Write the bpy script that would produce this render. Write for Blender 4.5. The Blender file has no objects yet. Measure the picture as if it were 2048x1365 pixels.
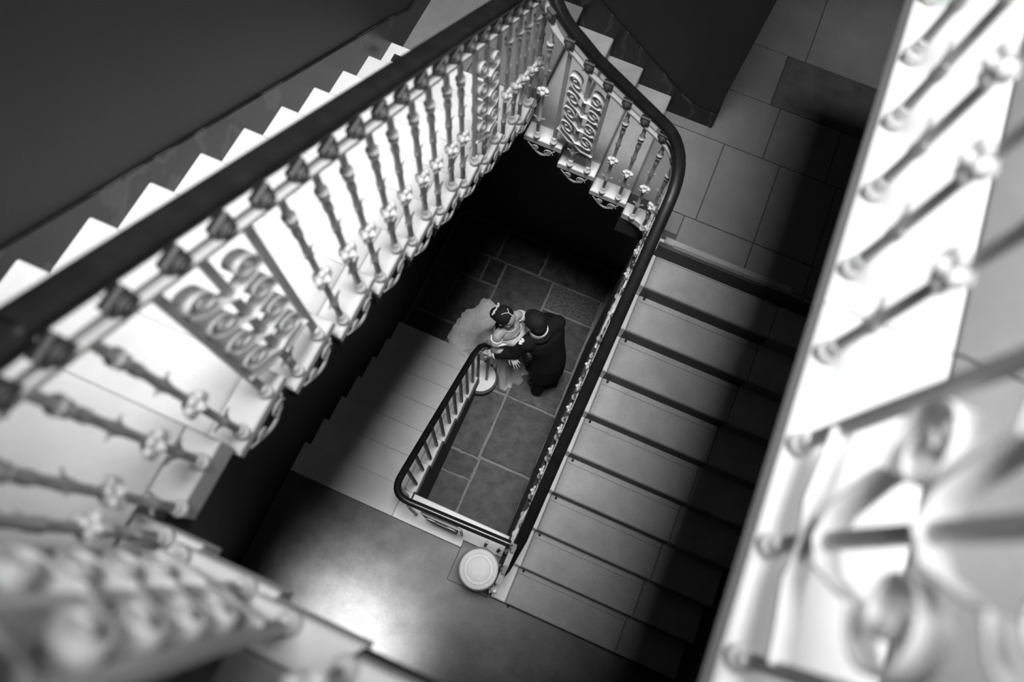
import bpy, bmesh, math, random
from mathutils import Matrix, Vector, noise as mnoise
random.seed(7)
sin, cos, pi = math.sin, math.cos, math.pi

# ------------------------------------------------------------------ scale
# Everything is written in stair units (1 unit = 1.08 m); z = HC - depth below the lens.
S = 1.08
HC = 6.95
SC = bpy.context.scene
COL = SC.collection

# ------------------------------------------------------------------ camera
RC = ((0.9174643, 0.39410513, 0.05422549),
      (0.390207, -0.86497639, -0.31552233),
      (-0.0774452, 0.31063964, -0.94736754))
cam_d = bpy.data.cameras.new('camera')
cam = bpy.data.objects.new('camera', cam_d)
COL.objects.link(cam)
right = Vector(RC[0]).normalized()
back = -Vector(RC[2]).normalized()
up = back.cross(right).normalized()
cam.matrix_world = Matrix(((right.x, up.x, back.x, 0), (right.y, up.y, back.y, 0),
                           (right.z, up.z, back.z, HC * S), (0, 0, 0, 1)))
cam_d.sensor_width = 36.0
cam_d.lens = 1365.0 / 2048.0 * 36.0
cam_d.clip_start = 0.02
cam_d.dof.use_dof = True
cam_d.dof.focus_distance = 5.2 * S
cam_d.dof.aperture_fstop = 0.024 / (0.021 * S)
SC.camera = cam

# ------------------------------------------------------------------ light and exposure
w = bpy.data.worlds.new('world')
SC.world = w
w.use_nodes = True
w.node_tree.nodes['Background'].inputs[0].default_value = (1, 1, 1, 1)
w.node_tree.nodes['Background'].inputs[1].default_value = 0.11
SC.view_settings.view_transform = 'Standard'
SC.view_settings.look = 'None'
SC.view_settings.gamma = 1.0
SC.view_settings.use_curve_mapping = False
SC.view_settings.exposure = 0.3


def area(name, loc, target, sx, sy, power, spread=180):
    d = bpy.data.lights.new(name, 'AREA')
    d.shape = 'RECTANGLE'
    d.size, d.size_y, d.energy = sx * S, sy * S, power
    d.spread = math.radians(spread)
    o = bpy.data.objects.new(name, d)
    COL.objects.link(o)
    o.location = Vector(loc) * S
    o.rotation_euler = (Vector(target) - Vector(loc)).to_track_quat('-Z', 'Y').to_euler()
    return o


ZTOP = 8.6
XWIN = 1.70
area('skylight_daylight', (-0.32, 0.55, 15.0), (-0.32, 0.45, 0), 2.7, 2.9, 225, 60)
area('landing_window_daylight', (-0.75, -1.82, 2.9), (-0.70, -0.95, 1.11), 0.7, 0.9, 20, 32)
area('gallery_window_daylight', (XWIN, 1.1, 7.6), (-1.3, 1.1, 4.6), 1.1, 1.3, 20, 110)

# ------------------------------------------------------------------ materials


def new_mat(name, base, rough=0.6, noise_amt=0.0, noise_scale=8.0, bump=0.0, bump_scale=60.0,
            spec=0.5, rand=0.0, speck=0.0, speck_scale=140.0, veins=0.0, coat=0.0, metal=0.0):
    m = bpy.data.materials.new(name)
    m.use_nodes = True
    nt = m.node_tree
    b = nt.nodes['Principled BSDF']
    b.inputs['Roughness'].default_value = rough
    b.inputs['Specular IOR Level'].default_value = spec
    b.inputs['Metallic'].default_value = metal
    if coat:
        b.inputs['Coat Weight'].default_value = coat
        b.inputs['Coat Roughness'].default_value = 0.15
    tc = nt.nodes.new('ShaderNodeTexCoord')
    geo = nt.nodes.new('ShaderNodeNewGeometry')
    val = nt.nodes.new('ShaderNodeValue')
    val.outputs[0].default_value = base
    cur = val.outputs[0]

    def math_node(op, a, b_):
        n = nt.nodes.new('ShaderNodeMath')
        n.operation = op
        for i, x in enumerate((a, b_)):
            if hasattr(x, 'links'):
                nt.links.new(x, n.inputs[i])
            else:
                n.inputs[i].default_value = x
        return n.outputs[0]

    def noise(scale, detail=4.0, rough_=0.6):
        n = nt.nodes.new('ShaderNodeTexNoise')
        n.inputs['Scale'].default_value = scale / S
        n.inputs['Detail'].default_value = detail
        n.inputs['Roughness'].default_value = rough_
        nt.links.new(geo.outputs['Position'], n.inputs['Vector'])
        return n.outputs['Fac']
    if rand:
        oi = nt.nodes.new('ShaderNodeObjectInfo')
        k = math_node('MULTIPLY_ADD', oi.outputs['Random'], 2 * rand)
        k.node.inputs[2].default_value = 1 - rand
        cur = math_node('MULTIPLY', cur, k)
    if noise_amt:
        mr = nt.nodes.new('ShaderNodeMapRange')
        mr.inputs[1].default_value, mr.inputs[2].default_value = 0.3, 0.7
        mr.inputs[3].default_value, mr.inputs[4].default_value = 1 - noise_amt, 1 + noise_amt
        nt.links.new(noise(noise_scale), mr.inputs[0])
        cur = math_node('MULTIPLY', cur, mr.outputs[0])
    if speck:
        mr = nt.nodes.new('ShaderNodeMapRange')
        mr.inputs[1].default_value, mr.inputs[2].default_value = 0.25, 0.42
        mr.inputs[3].default_value, mr.inputs[4].default_value = 1 - speck, 1.0
        nt.links.new(noise(speck_scale, 2.0), mr.inputs[0])
        cur = math_node('MULTIPLY', cur, mr.outputs[0])
    if veins:
        wv = nt.nodes.new('ShaderNodeTexWave')
        wv.inputs['Scale'].default_value = 1.7
        wv.inputs['Distortion'].default_value = 14.0
        wv.inputs['Detail'].default_value = 4.0
        nt.links.new(geo.outputs['Position'], wv.inputs['Vector'])
        mr = nt.nodes.new('ShaderNodeMapRange')
        mr.inputs[1].default_value, mr.inputs[2].default_value = 0.9, 1.0
        mr.inputs[3].default_value, mr.inputs[4].default_value = 0.0, veins
        nt.links.new(wv.outputs['Fac'], mr.inputs[0])
        cur = math_node('ADD', cur, mr.outputs[0])
    cc = nt.nodes.new('ShaderNodeCombineColor')
    for i in range(3):
        nt.links.new(cur, cc.inputs[i])
    nt.links.new(cc.outputs[0], b.inputs['Base Color'])
    if bump:
        bp = nt.nodes.new('ShaderNodeBump')
        bp.inputs['Strength'].default_value = bump
        bp.inputs['Distance'].default_value = 0.01
        nt.links.new(noise(bump_scale), bp.inputs['Height'])
        nt.links.new(bp.outputs[0], b.inputs['Normal'])
    return m


M = dict(
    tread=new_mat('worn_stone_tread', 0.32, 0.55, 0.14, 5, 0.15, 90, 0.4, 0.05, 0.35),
    tread_lit=new_mat('lit_stone_tread', 0.68, 0.55, 0.07, 5, 0.10, 90, 0.4, 0.03, 0.12),  # tread stone raised in tone in place of stronger light
    endpaint=new_mat('white_painted_stone', 0.82, 0.5, 0.04, 6, 0.05, 60, 0.4),
    riser=new_mat('shaded_riser_and_joint', 0.05, 0.6, 0.2, 9),  # same stone as the treads, shade put into its colour; also colours joints
    landing=new_mat('smooth_landing_stone', 0.085, 0.45, 0.40, 4.5, 0.1, 40, 0.45, 0.0, 0.2, 60),
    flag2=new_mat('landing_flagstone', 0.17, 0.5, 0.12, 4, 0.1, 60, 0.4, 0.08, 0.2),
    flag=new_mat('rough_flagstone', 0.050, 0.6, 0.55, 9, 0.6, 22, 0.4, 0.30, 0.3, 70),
    flag_rough=new_mat('coarse_flagstone', 0.10, 0.8, 0.7, 45, 0.9, 60, 0.2),
    grout=new_mat('pale_mortar', 0.2, 0.9, 0.15, 30, 0.5, 60),
    wall=new_mat('dark_painted_wall', 0.024, 0.55, 0.06, 3, 0.03, 30, 0.3),
    ceil=new_mat('pale_ceiling', 0.4, 0.8),
    marble=new_mat('dark_veined_stone', 0.014, 0.35, 0.3, 6, 0.0, 1, 0.4, veins=0.03),
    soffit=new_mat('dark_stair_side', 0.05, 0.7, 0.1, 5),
    rail=new_mat('polished_dark_wood', 0.012, 0.28, 0.3, 10, 0.0, 1, 0.5),
    iron=new_mat('white_painted_iron', 0.50, 0.4, 0.05, 20, 0.0, 1, 0.45),  # tone lowered so the upright shafts read as shaded
    scroll=new_mat('lit_painted_iron', 0.84, 0.45, 0.03, 20, 0.0, 1, 0.4),  # same white paint, lifted on parts that catch the light
    iron_dark=new_mat('rail_shaded_iron', 0.08, 0.5, 0.15, 40),  # same iron, shade under the handrail put into its colour
    black_iron=new_mat('black_iron', 0.02, 0.4),
    cap=new_mat('pale_newel_cap', 0.72, 0.55, 0.06, 25),
    capring=new_mat('newel_cap_ring', 0.50, 0.6),
    newel=new_mat('grey_newel_stone', 0.25, 0.7, 0.1, 10),
    skin_b=new_mat('skin_warm', 0.45, 0.5, 0.0, 1, 0.0, 1, 0.4),
    skin_g=new_mat('skin_pale', 0.55, 0.5, 0.0, 1, 0.0, 1, 0.4),
    hair=new_mat('dark_hair', 0.010, 0.75, 0.3, 60, 0.6, 120, 0.4),
    suit=new_mat('black_suit_cloth', 0.010, 0.85, 0.2, 40, 0.2, 200, 0.2),
    lace=new_mat('white_lace', 0.90, 0.8, 0.0, 1, 0.6, 90, 0.2, 0.0, 0.75, 55),
    gown=new_mat('pale_gown_cloth', 0.90, 0.6, 0.12, 25, 0.5, 70, 0.4, 0.0, 0.25, 120),
    white_cloth=new_mat('white_shirt_cloth', 0.85, 0.7),
    pearl=new_mat('pearl', 0.9, 0.2),
    feature=new_mat('dark_lash', 0.03, 0.6),
    lips=new_mat('lip', 0.16, 0.4),
    glass=new_mat('frosted_pane', 0.6, 0.3),
)

# ------------------------------------------------------------------ mesh builder
WM = {}


class MB:
    """collects geometry in stair units and links it as one mesh object"""

    def __init__(s):
        s.v, s.f, s.sm = [], [], []

    def add(s, verts, faces, smooth=False):
        n = len(s.v)
        s.v += [Vector(p) for p in verts]
        s.f += [[i + n for i in q] for q in faces]
        s.sm += [smooth] * len(faces)
        return s

    def box(s, x0, x1, y0, y1, z0, z1):
        p = [(x, y, z) for z in (z0, z1) for y in (y0, y1) for x in (x0, x1)]
        return s.add(p, [(0, 2, 3, 1), (4, 5, 7, 6), (0, 1, 5, 4), (2, 6, 7, 3), (0, 4, 6, 2), (1, 3, 7, 5)])

    def bevel_box(s, x0, x1, y0, y1, z0, z1, b=0.006):
        """box with a chamfered top edge"""
        p = [(x0, y0, z0), (x1, y0, z0), (x1, y1, z0), (x0, y1, z0),
             (x0, y0, z1 - b), (x1, y0, z1 - b), (x1, y1, z1 - b), (x0, y1, z1 - b),
             (x0 + b, y0 + b, z1), (x1 - b, y0 + b, z1), (x1 - b, y1 - b, z1), (x0 + b, y1 - b, z1)]
        f = [(3, 2, 1, 0), (8, 9, 10, 11)]
        for i in range(4):
            j = (i + 1) % 4
            f += [(i, j, j + 4, i + 4), (i + 4, j + 4, j + 8, i + 8)]
        return s.add(p, f)

    def prism(s, poly, axis, a0, a1):
        """extrude a 2D polygon along axis 0/1/2 (poly gives the other two coordinates in order)"""
        n = len(poly)

        def mk(q, a):
            r = list(q)
            r.insert(axis, a)
            return r
        p = [mk(q, a0) for q in poly] + [mk(q, a1) for q in poly]
        f = [tuple(range(n))[::-1], tuple(range(n, 2 * n))]
        f += [(i, (i + 1) % n, (i + 1) % n + n, i + n) for i in range(n)]
        return s.add(p, f)

    def lathe(s, prof, c=(0, 0, 0), seg=12, rot=None):
        """prof: list of (r, z)"""
        p, f = [], []
        for r, z in prof:
            for k in range(seg):
                a = 2 * pi * k / seg
                q = Vector((r * cos(a), r * sin(a), z))
                if rot:
                    q = rot @ q
                p.append(q + Vector(c))
        m = len(prof)
        for i in range(m - 1):
            for k in range(seg):
                k2 = (k + 1) % seg
                f.append((i * seg + k, i * seg + k2, (i + 1) * seg + k2, (i + 1) * seg + k))
        f.append(tuple(range(seg))[::-1])
        f.append(tuple((m - 1) * seg + k for k in range(seg)))
        return s.add(p, f, True)

    def ball(s, c, r, seg=12, ring=8, sc=(1, 1, 1), rot=None):
        prof = [(max(1e-4, r * sin(pi * i / ring)), -r * cos(pi * i / ring)) for i in range(ring + 1)]
        p, f = [], []
        for rr, z in prof:
            for k in range(seg):
                a = 2 * pi * k / seg
                q = Vector((rr * cos(a) * sc[0], rr * sin(a) * sc[1], z * sc[2]))
                if rot:
                    q = rot @ q
                p.append(q + Vector(c))
        for i in range(ring):
            for k in range(seg):
                k2 = (k + 1) % seg
                f.append((i * seg + k, i * seg + k2, (i + 1) * seg + k2, (i + 1) * seg + k))
        f.append(tuple(range(seg))[::-1])
        f.append(tuple(ring * seg + k for k in range(seg)))
        return s.add(p, f, True)

    def cone(s, a, b, ra, rb, seg=10, caps=True):
        """tapered capsule from a to b"""
        a, b = Vector(a), Vector(b)
        q = (b - a).to_track_quat('Z', 'Y').to_matrix()
        L = (b - a).length
        prof = []
        for i in range(4):
            t = pi / 2 * (1 - i / 3.0)
            prof.append((max(1e-4, ra * cos(t)), -ra * sin(t)))
        for i in range(4):
            t = pi / 2 * i / 3.0
            prof.append((max(1e-4, rb * cos(t)), L + rb * sin(t)))
        return s.lathe(prof, a, seg, q)

    def sweep(s, path, prof, upv=(0, 0, 1), closed_prof=True, smooth=True, caps=True):
        """sweep a 2D profile (side, up) along a polyline"""
        path = [Vector(p) for p in path]
        n, m = len(path), len(prof)
        p, f = [], []
        for i, c in enumerate(path):
            t = (path[min(i + 1, n - 1)] - path[max(i - 1, 0)])
            if t.length < 1e-9:
                t = Vector((1, 0, 0))
            t.normalize()
            side = t.cross(Vector(upv))
            if side.length < 1e-6:
                side = Vector((1, 0, 0))
            side.normalize()
            u = side.cross(t).normalized()
            k = 1.0
            if 0 < i < n - 1:
                t1 = (path[i] - path[i - 1]).normalized()
                k = 1.0 / max(0.5, t.dot(t1))
            for a, b in prof:
                p.append(c + side * a * k + u * b)
        for i in range(n - 1):
            for j in range(m):
                j2 = (j + 1) % m
                f.append((i * m + j, i * m + j2, (i + 1) * m + j2, (i + 1) * m + j))
        if caps:
            f.append(tuple(range(m))[::-1])
            f.append(tuple((n - 1) * m + j for j in range(m)))
        return s.add(p, f, smooth)

    def tube(s, path, r, seg=6, upv=(0, 0, 1)):
        return s.sweep(path, [(r * cos(2 * pi * k / seg), r * sin(2 * pi * k / seg)) for k in range(seg)], upv)

    def mesh(s, name, mats, origin=(0, 0, 0), fix=True):
        o = Vector(origin)
        me = bpy.data.meshes.new(name)
        me.from_pydata([tuple((p - o) * S) for p in s.v], [], s.f)
        me.polygons.foreach_set('use_smooth', s.sm)
        for m in (mats if isinstance(mats, (list, tuple)) else [mats]):
            me.materials.append(M[m])
        me.update()
        if fix:
            bm = bmesh.new()
            bm.from_mesh(me)
            bmesh.ops.recalc_face_normals(bm, faces=bm.faces)
            bm.to_mesh(me)
            bm.free()
        try:
            me.set_sharp_from_angle(angle=math.radians(42))
        except Exception:
            pass
        return me

    def build(s, name, mat, parent=None, origin=None):
        if origin is None:
            origin = WM[parent.name].translation / S if parent else (0, 0, 0)
        return put(name, s.mesh(name, mat, origin), parent, origin)


def put(name, me, parent=None, loc=(0, 0, 0), rotz=0.0):
    """place mesh data (or None for an Empty) at a world position given in units"""
    o = bpy.data.objects.new(name, me)
    COL.objects.link(o)
    wmx = Matrix.Translation(Vector(loc) * S) @ Matrix.Rotation(rotz, 4, 'Z')
    WM[o.name] = wmx
    if parent:
        o.parent = parent
        o.matrix_basis = WM[parent.name].inverted() @ wmx
    else:
        o.matrix_basis = wmx
    if me is None:
        o.empty_display_size = 0.2
    return o


def thing(name, label, cat, loc=(0, 0, 0), group=None):
    o = put(name, None, None, loc)
    return tag(o, label, cat, group)


def tag(o, label, cat, group=None):
    o['label'] = label
    o['category'] = cat
    if group:
        o['group'] = group
    return o


def struct(name, mb, mat, label=None):
    o = mb.build(name, mat) if mb else put(name, None)
    o['kind'] = 'structure'
    if label:
        o['label'] = label
    return o


# ------------------------------------------------------------------ stair geometry (units; h = depth below lens)
def Z(h):
    return HC - h


XW_L, XW_R = -1.724, 1.75        # outer walls
YF = 3.52                         # far wall
YN = -1.95                        # near wall
H0, H1, H2, H3, H4, H5 = 6.95, 5.84, 4.199, 3.566, 1.903, 1.25
F1 = dict(y0=0.356, g=0.2625, r=0.158)          # nosing k at y0+g*k, depth H1 + r*k (k=0 landing edge)
F2 = dict(y0=2.185, g=0.29, h0=4.363, r=0.164)   # nosing i at y0-g*i, depth h0+r*i
F4 = dict(y0=0.276, g=0.2564, h0=2.054, r=0.151)  # nosing i at y0+g*i
F3X = (-0.013, -0.270, -0.527, -0.780)            # nosings rising to the left
F5X = (-0.80, -0.62, -0.364, -0.13)


def pitch1(y):
    return H1 + F1['r'] * (y - F1['y0']) / F1['g']


def pitch2(y):
    return F2['h0'] + F2['r'] * (F2['y0'] - y) / F2['g']


def pitch3(x):
    return 4.041 - 0.158 * (-0.013 - x) / 0.2557


def pitch4(y):
    return F4['h0'] + F4['r'] * (y - F4['y0']) / F4['g']


def pitch5(x):
    return 1.903 - 0.163 - 0.163 * (x + 0.80) / 0.2233


# ------------------------------------------------------------------ walls and floors
m = MB().box(XW_L - 0.15, XW_L, YN - 0.15, 6.3, -0.2, ZTOP)
struct('wall_left', m, 'wall', 'tall dark painted wall beside the upper left flight')
m = MB().box(XW_R, XW_R + 0.15, YN - 0.15, 6.3, -0.2, 6.95).box(XW_R, XW_R + 0.15, YN - 0.15, 0.5, 6.95, 8.25).box(XW_R, XW_R + 0.15, 1.7, 6.3, 6.95, 8.25)
m.box(XW_R, XW_R + 0.15, YN - 0.15, 6.3, 8.25, ZTOP)
struct('wall_right', m, 'wall', 'dark wall beyond the wide right flight')
m = MB().box(XW_L - 0.15, XW_R + 0.15, YN - 0.15, YN, -0.2, 2.45)
m.box(XW_L - 0.15, -1.1, YN - 0.15, YN, 2.45, 3.4).box(-0.4, XW_R + 0.15, YN - 0.15, YN, 2.45, 3.4)
m.box(XW_L - 0.15, XW_R + 0.15, YN - 0.15, YN, 3.4, ZTOP)
struct('wall_near', m, 'wall', 'near wall behind the lower landing')
win = struct('window_1', None, None, 'small window above the lower landing')
MB().box(-1.1, -1.06, YN - 0.1, YN, 2.45, 3.4).box(-0.44, -0.4, YN - 0.1, YN, 2.45, 3.4).box(-1.06, -0.44, YN - 0.1, YN, 2.45, 2.49) \
    .box(-1.06, -0.44, YN - 0.1, YN, 3.36, 3.4).box(-0.77, -0.73, YN - 0.09, YN - 0.01, 2.49, 3.36).build('window_frame', 'endpaint', win)
MB().box(-1.06, -0.77, YN - 0.07, YN - 0.06, 2.49, 3.36).build('pane', 'glass', win)
MB().box(-0.73, -0.44, YN - 0.07, YN - 0.06, 2.49, 3.36).build('pane', 'glass', win)
win = struct('window_2', None, None, 'tall window in the right wall above the top gallery')
for a, b, c, d in ((0.5, 0.54, 6.95, 8.25), (1.66, 1.70, 6.95, 8.25), (0.54, 1.66, 6.95, 6.99), (0.54, 1.66, 8.21, 8.25), (1.08, 1.12, 6.99, 8.21)):
    MB().box(XW_R + 0.04, XW_R + 0.11, a, b, c, d).build('window_frame', 'endpaint', win)
for a, b in ((0.54, 1.08), (1.12, 1.66)):
    MB().box(XW_R + 0.07, XW_R + 0.08, a, b, 6.99, 8.21).build('pane', 'glass', win)
# far wall: behind the short flight and, right of the corner, the passage walls
m = MB().box(XW_L, 0.18, YF, YF + 0.15, -0.2, ZTOP)
m.box(0.18, 0.33, YF, 6.3, -0.2, ZTOP)
m.box(0.33, XW_R, 6.15, 6.3, -0.2, ZTOP)
m.box(0.33, XW_R, YF, YF + 0.15, -0.2, Z(H2) - 0.25)
struct('wall_far', m, 'wall', 'dark far wall with a projecting corner beside the passage')
# wall carrying the right flight, from the flagstones up to its treads
poly = [(-0.20, 0.0), (2.56, 0.0), (2.56, Z(4.42)), (2.475, Z(4.42))]
for i in range(0, 10):
    y = F2['y0'] - F2['g'] * i
    poly += [(y + 0.02, Z(F2['h0'] + F2['r'] * i) - 0.19)]
poly += [(-0.20, Z(5.9) - 0.2)]
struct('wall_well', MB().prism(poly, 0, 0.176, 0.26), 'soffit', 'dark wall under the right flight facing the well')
struct('ceiling', MB().box(XW_L, XW_R, YN, 0.10, 7.95, 8.15), 'ceil', 'unseen ceiling slab added to shade the near landing, above the camera')  # out-of-view slab, its edge set to keep light off the near end

# ground floor with flagstones
fl = struct('floor', MB().box(XW_L - 0.1, 0.30, 0.36, YF + 0.05, -0.15, -0.012), 'grout', 'ground floor with pale mortar joints')
STONES = [  # x0,x1,y0,y1,coarse
    (-0.405, 0.150, 2.785, 3.088, 1), (-0.965, -0.430, 2.22, 3.088, 0), (-0.405, 0.150, 2.22, 2.760, 0),
    (-0.372, 0.155, 1.715, 2.195, 0), (-0.705, -0.402, 1.715, 2.195, 0), (-0.700, -0.398, 0.995, 1.690, 0),
    (-0.370, 0.170, 1.018, 1.690, 0), (-0.700, -0.380, 0.760, 0.970, 0), (-0.352, 0.172, 0.37, 0.990, 0),
    (-0.700, -0.380, 0.37, 0.738, 0), (-1.165, -0.990, 2.800, 3.088, 0), (-1.70, -1.19, 2.800, 3.088, 0),
    (-1.400, -0.990, 2.22, 2.775, 0), (-1.70, -1.425, 2.22, 2.775, 0), (-1.20, -0.73, 1.80, 2.195, 0), (-1.70, -1.225, 1.80, 2.195, 0),
    (-0.58, 0.18, 3.112, 3.47, 0), (-1.10, -0.61, 3.112, 3.47, 0), (-1.70, -1.125, 3.112, 3.47, 0)]
for k, (x0, x1, y0, y1, co) in enumerate(STONES):
    n = 7
    rnd = random.Random(k)
    ring = []
    for a, b in (((x0, y0), (x1, y0)), ((x1, y0), (x1, y1)), ((x1, y1), (x0, y1)), ((x0, y1), (x0, y0))):
        for j in range(n):
            t = j / n
            e = 0.0045 * (1 + 1.3 * (rnd.random() < 0.15))
            ring.append((a[0] + (b[0] - a[0]) * t + rnd.uniform(-e, e), a[1] + (b[1] - a[1]) * t + rnd.uniform(-e, e)))
    cx, cy = (x0 + x1) / 2, (y0 + y1) / 2
    dz = rnd.uniform(-0.003, 0.003)
    top = [(cx + (x - cx) * 0.985, cy + (y - cy) * 0.985, dz) for x, y in ring]
    low = [(x, y, dz - 0.008) for x, y in ring]
    bot = [(x, y, -0.04) for x, y in ring]
    N = len(ring)
    f = [tuple(range(N))]
    for lay in range(2):
        f += [(lay * N + i, lay * N + N + i, lay * N + N + (i + 1) % N, lay * N + (i + 1) % N) for i in range(N)]
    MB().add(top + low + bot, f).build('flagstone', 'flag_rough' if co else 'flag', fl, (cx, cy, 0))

# lower landing
z1 = Z(H1)
lan = struct('floor_1', MB().box(XW_L, XW_R, YN, 0.10, z1 - 0.28, z1 - 0.012), 'soffit', 'lower landing floor of smooth mottled stone')
MB().bevel_box(XW_L + 0.002, XW_R - 0.002, -0.925, 0.105, z1 - 0.05, z1, 0.003).build('slab', 'landing', lan)
MB().bevel_box(XW_L + 0.002, -0.30, YN + 0.002, -0.930, z1 - 0.05, z1, 0.003).build('slab', 'landing', lan)
MB().bevel_box(-0.296, XW_R - 0.002, YN + 0.002, -0.930, z1 - 0.05, z1, 0.003).build('slab', 'landing', lan)
MB().bevel_box(XW_L + 0.002, -0.783, 0.108, 0.366, z1 - 0.17, z1 + 0.006, 0.006).build('edge_stone', 'tread_lit', lan)
MB().bevel_box(-0.780, 0.262, 0.108, 0.345, z1 - 0.20, z1 + 0.008, 0.006).build('kerb_stone', 'endpaint', lan)

# middle landing with the passage
z2 = Z(H2)
lan2 = struct('floor_2', MB().box(0.20, XW_R, 2.44, YF, z2 - 0.25, z2 - 0.012).box(-0.02, 0.20, 2.56, YF, z2 - 0.25, z2 - 0.012)
              .box(0.33, XW_R, YF, 6.15, z2 - 0.25, z2 - 0.012), 'soffit', 'middle landing floor of large flagstones running into the passage')
for x0, x1, y0, y1 in [(-0.02, 0.476, 2.735, 3.417), (0.482, 0.905, 2.735, 3.417), (0.911, 1.337, 2.735, 3.417), (1.343, 1.748, 2.735, 3.417),
                       (0.40, 0.905, 2.455, 2.729), (0.911, 1.337, 2.455, 2.729), (1.343, 1.748, 2.455, 2.729),
                       (-0.02, 0.335, 3.423, 3.518), (0.335, 0.77, 3.423, 3.90), (0.776, 1.25, 3.423, 3.90), (1.256, 1.748, 3.423, 3.90),
                       (0.335, 0.69, 3.906, 4.40), (0.335, 0.83, 4.406, 6.14), (0.836, 1.748, 4.406, 6.14)]:
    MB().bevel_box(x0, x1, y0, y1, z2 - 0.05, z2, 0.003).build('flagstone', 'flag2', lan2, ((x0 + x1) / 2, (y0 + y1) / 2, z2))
MB().bevel_box(0.696, 1.748, 3.906, 4.40, z2 - 0.05, z2, 0.003).build('flagstone', 'landing', lan2, (1.2, 4.1, z2))
MB().bevel_box(0.16, 0.394, 2.565, 2.729, z2 - 0.10, z2, 0.003).build('flagstone', 'flag2', lan2, (0.3, 2.6, z2))
# white curved corner at the well
poly = [(-0.01, 2.56), (0.10, 2.545), (0.16, 2.52), (0.195, 2.475), (0.20, 2.40), (0.30, 2.40), (0.30, 2.56), (0.20, 2.645), (-0.01, 2.655)]
MB().prism(poly, 2, z2 - 0.055, z2 + 0.003).build('corner_stone', 'endpaint', lan2)

# upper landing behind the two upper flights
z3 = Z(H3)
lan3 = struct('floor_3', MB().box(XW_L, -0.80, 2.56, YF, z3 - 0.22, z3 - 0.012), 'soffit', 'corner landing between the short flight and the upper left flight')
MB().bevel_box(XW_L + 0.002, -1.263, 2.57, YF - 0.002, z3 - 0.05, z3, 0.003).build('flagstone', 'flag2', lan3, (-1.5, 3, z3))
MB().bevel_box(-1.258, -0.78, 2.66, YF - 0.002, z3 - 0.05, z3, 0.003).build('flagstone', 'flag2', lan3, (-1.0, 3, z3))
MB().bevel_box(-1.258, -0.875, 2.57, 2.656, z3 - 0.05, z3, 0.003).build('flagstone', 'flag2', lan3, (-1.05, 2.6, z3))
MB().bevel_box(-0.871, -0.775, 2.55, 2.656, z3 - 0.08, z3 + 0.002, 0.004).build('corner_stone', 'endpaint', lan3, (-0.82, 2.6, z3))

# near corner landing and the top gallery
z4 = Z(H4)
lan4 = struct('floor_4', MB().box(XW_L, -0.80, -1.25, 0.03, z4 - 0.2, z4 - 0.012), 'soffit', 'quarter landing at the head of the upper left flight')
MB().bevel_box(XW_L + 0.002, -0.882, -1.25, 0.028, z4 - 0.05, z4, 0.004).build('flagstone', 'tread_lit', lan4, (-1.2, -0.5, z4))
MB().bevel_box(-0.878, -0.770, -0.19, 0.028, z4 - 0.12, z4 + 0.002, 0.006).build('corner_stone', 'endpaint', lan4, (-0.82, -0.1, z4))
z5 = Z(H5)
gal = struct('floor_5', MB().box(0.50, XW_R, -1.25, 3.5, z5 - 0.18, z5 - 0.012).box(-0.13, 0.50, -1.25, -0.21, z5 - 0.18, z5 - 0.012), 'soffit',
             'top gallery floor beside the camera')
ys = [-0.207, 0.75, 1.70, 2.65, 3.5]
for a, b in zip(ys, ys[1:]):
    MB().bevel_box(0.445, 0.715, a + 0.002, b - 0.002, z5 - 0.065, z5 + 0.002, 0.008).build('edge_stone', 'endpaint', gal, (0.6, (a + b) / 2, z5))
    MB().bevel_box(0.719, XW_R - 0.002, a + 0.002, b - 0.002, z5 - 0.05, z5, 0.003).build('flagstone', 'flag2', gal, (1.2, (a + b) / 2, z5))
MB().bevel_box(-0.12, XW_R - 0.002, -1.25, -0.302, z5 - 0.05, z5, 0.003).build('flagstone', 'flag2', gal, (0.6, -0.7, z5))
MB().bevel_box(-0.12, 0.712, -0.298, -0.207, z5 - 0.065, z5 + 0.002, 0.006).build('edge_stone', 'endpaint', gal, (0.3, -0.25, z5))

# skirtings
poly = [(-0.3, Z(pitch4(-0.3)) + 0.04), (2.62, Z(pitch4(2.62)) + 0.18), (2.84, z3 + 0.17), (3.5, z3 + 0.13), (3.5, z3 - 0.05), (2.62, Z(pitch4(2.62)) - 0.25), (-0.3, Z(pitch4(-0.3)) - 0.25)]
struct('baseboard_left', MB().prism(poly, 0, XW_L + 0.001, XW_L + 0.016), 'marble', 'dark veined stone skirting rising along the upper left flight')
poly = [(0.33, z2 + 0.14), (0.20, z2 + 0.14), (0.08, z2 + 0.19), (-0.78, Z(3.57) + 0.17), (XW_L, z3 + 0.12), (XW_L, z3 - 0.1), (-0.78, z3 - 0.2), (0.0, z2 - 0.15), (0.33, z2 - 0.1)]
struct('baseboard_far', MB().prism(poly, 1, YF - 0.014, YF - 0.001), 'marble', 'dark stone skirting behind the short flight')
struct('baseboard_right', MB().box(0.331, 0.345, YF - 0.014, 6.1, z2 + 0.001, z2 + 0.13), 'marble', 'dark stone skirting of the passage corner')

# ------------------------------------------------------------------ staircases


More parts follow.
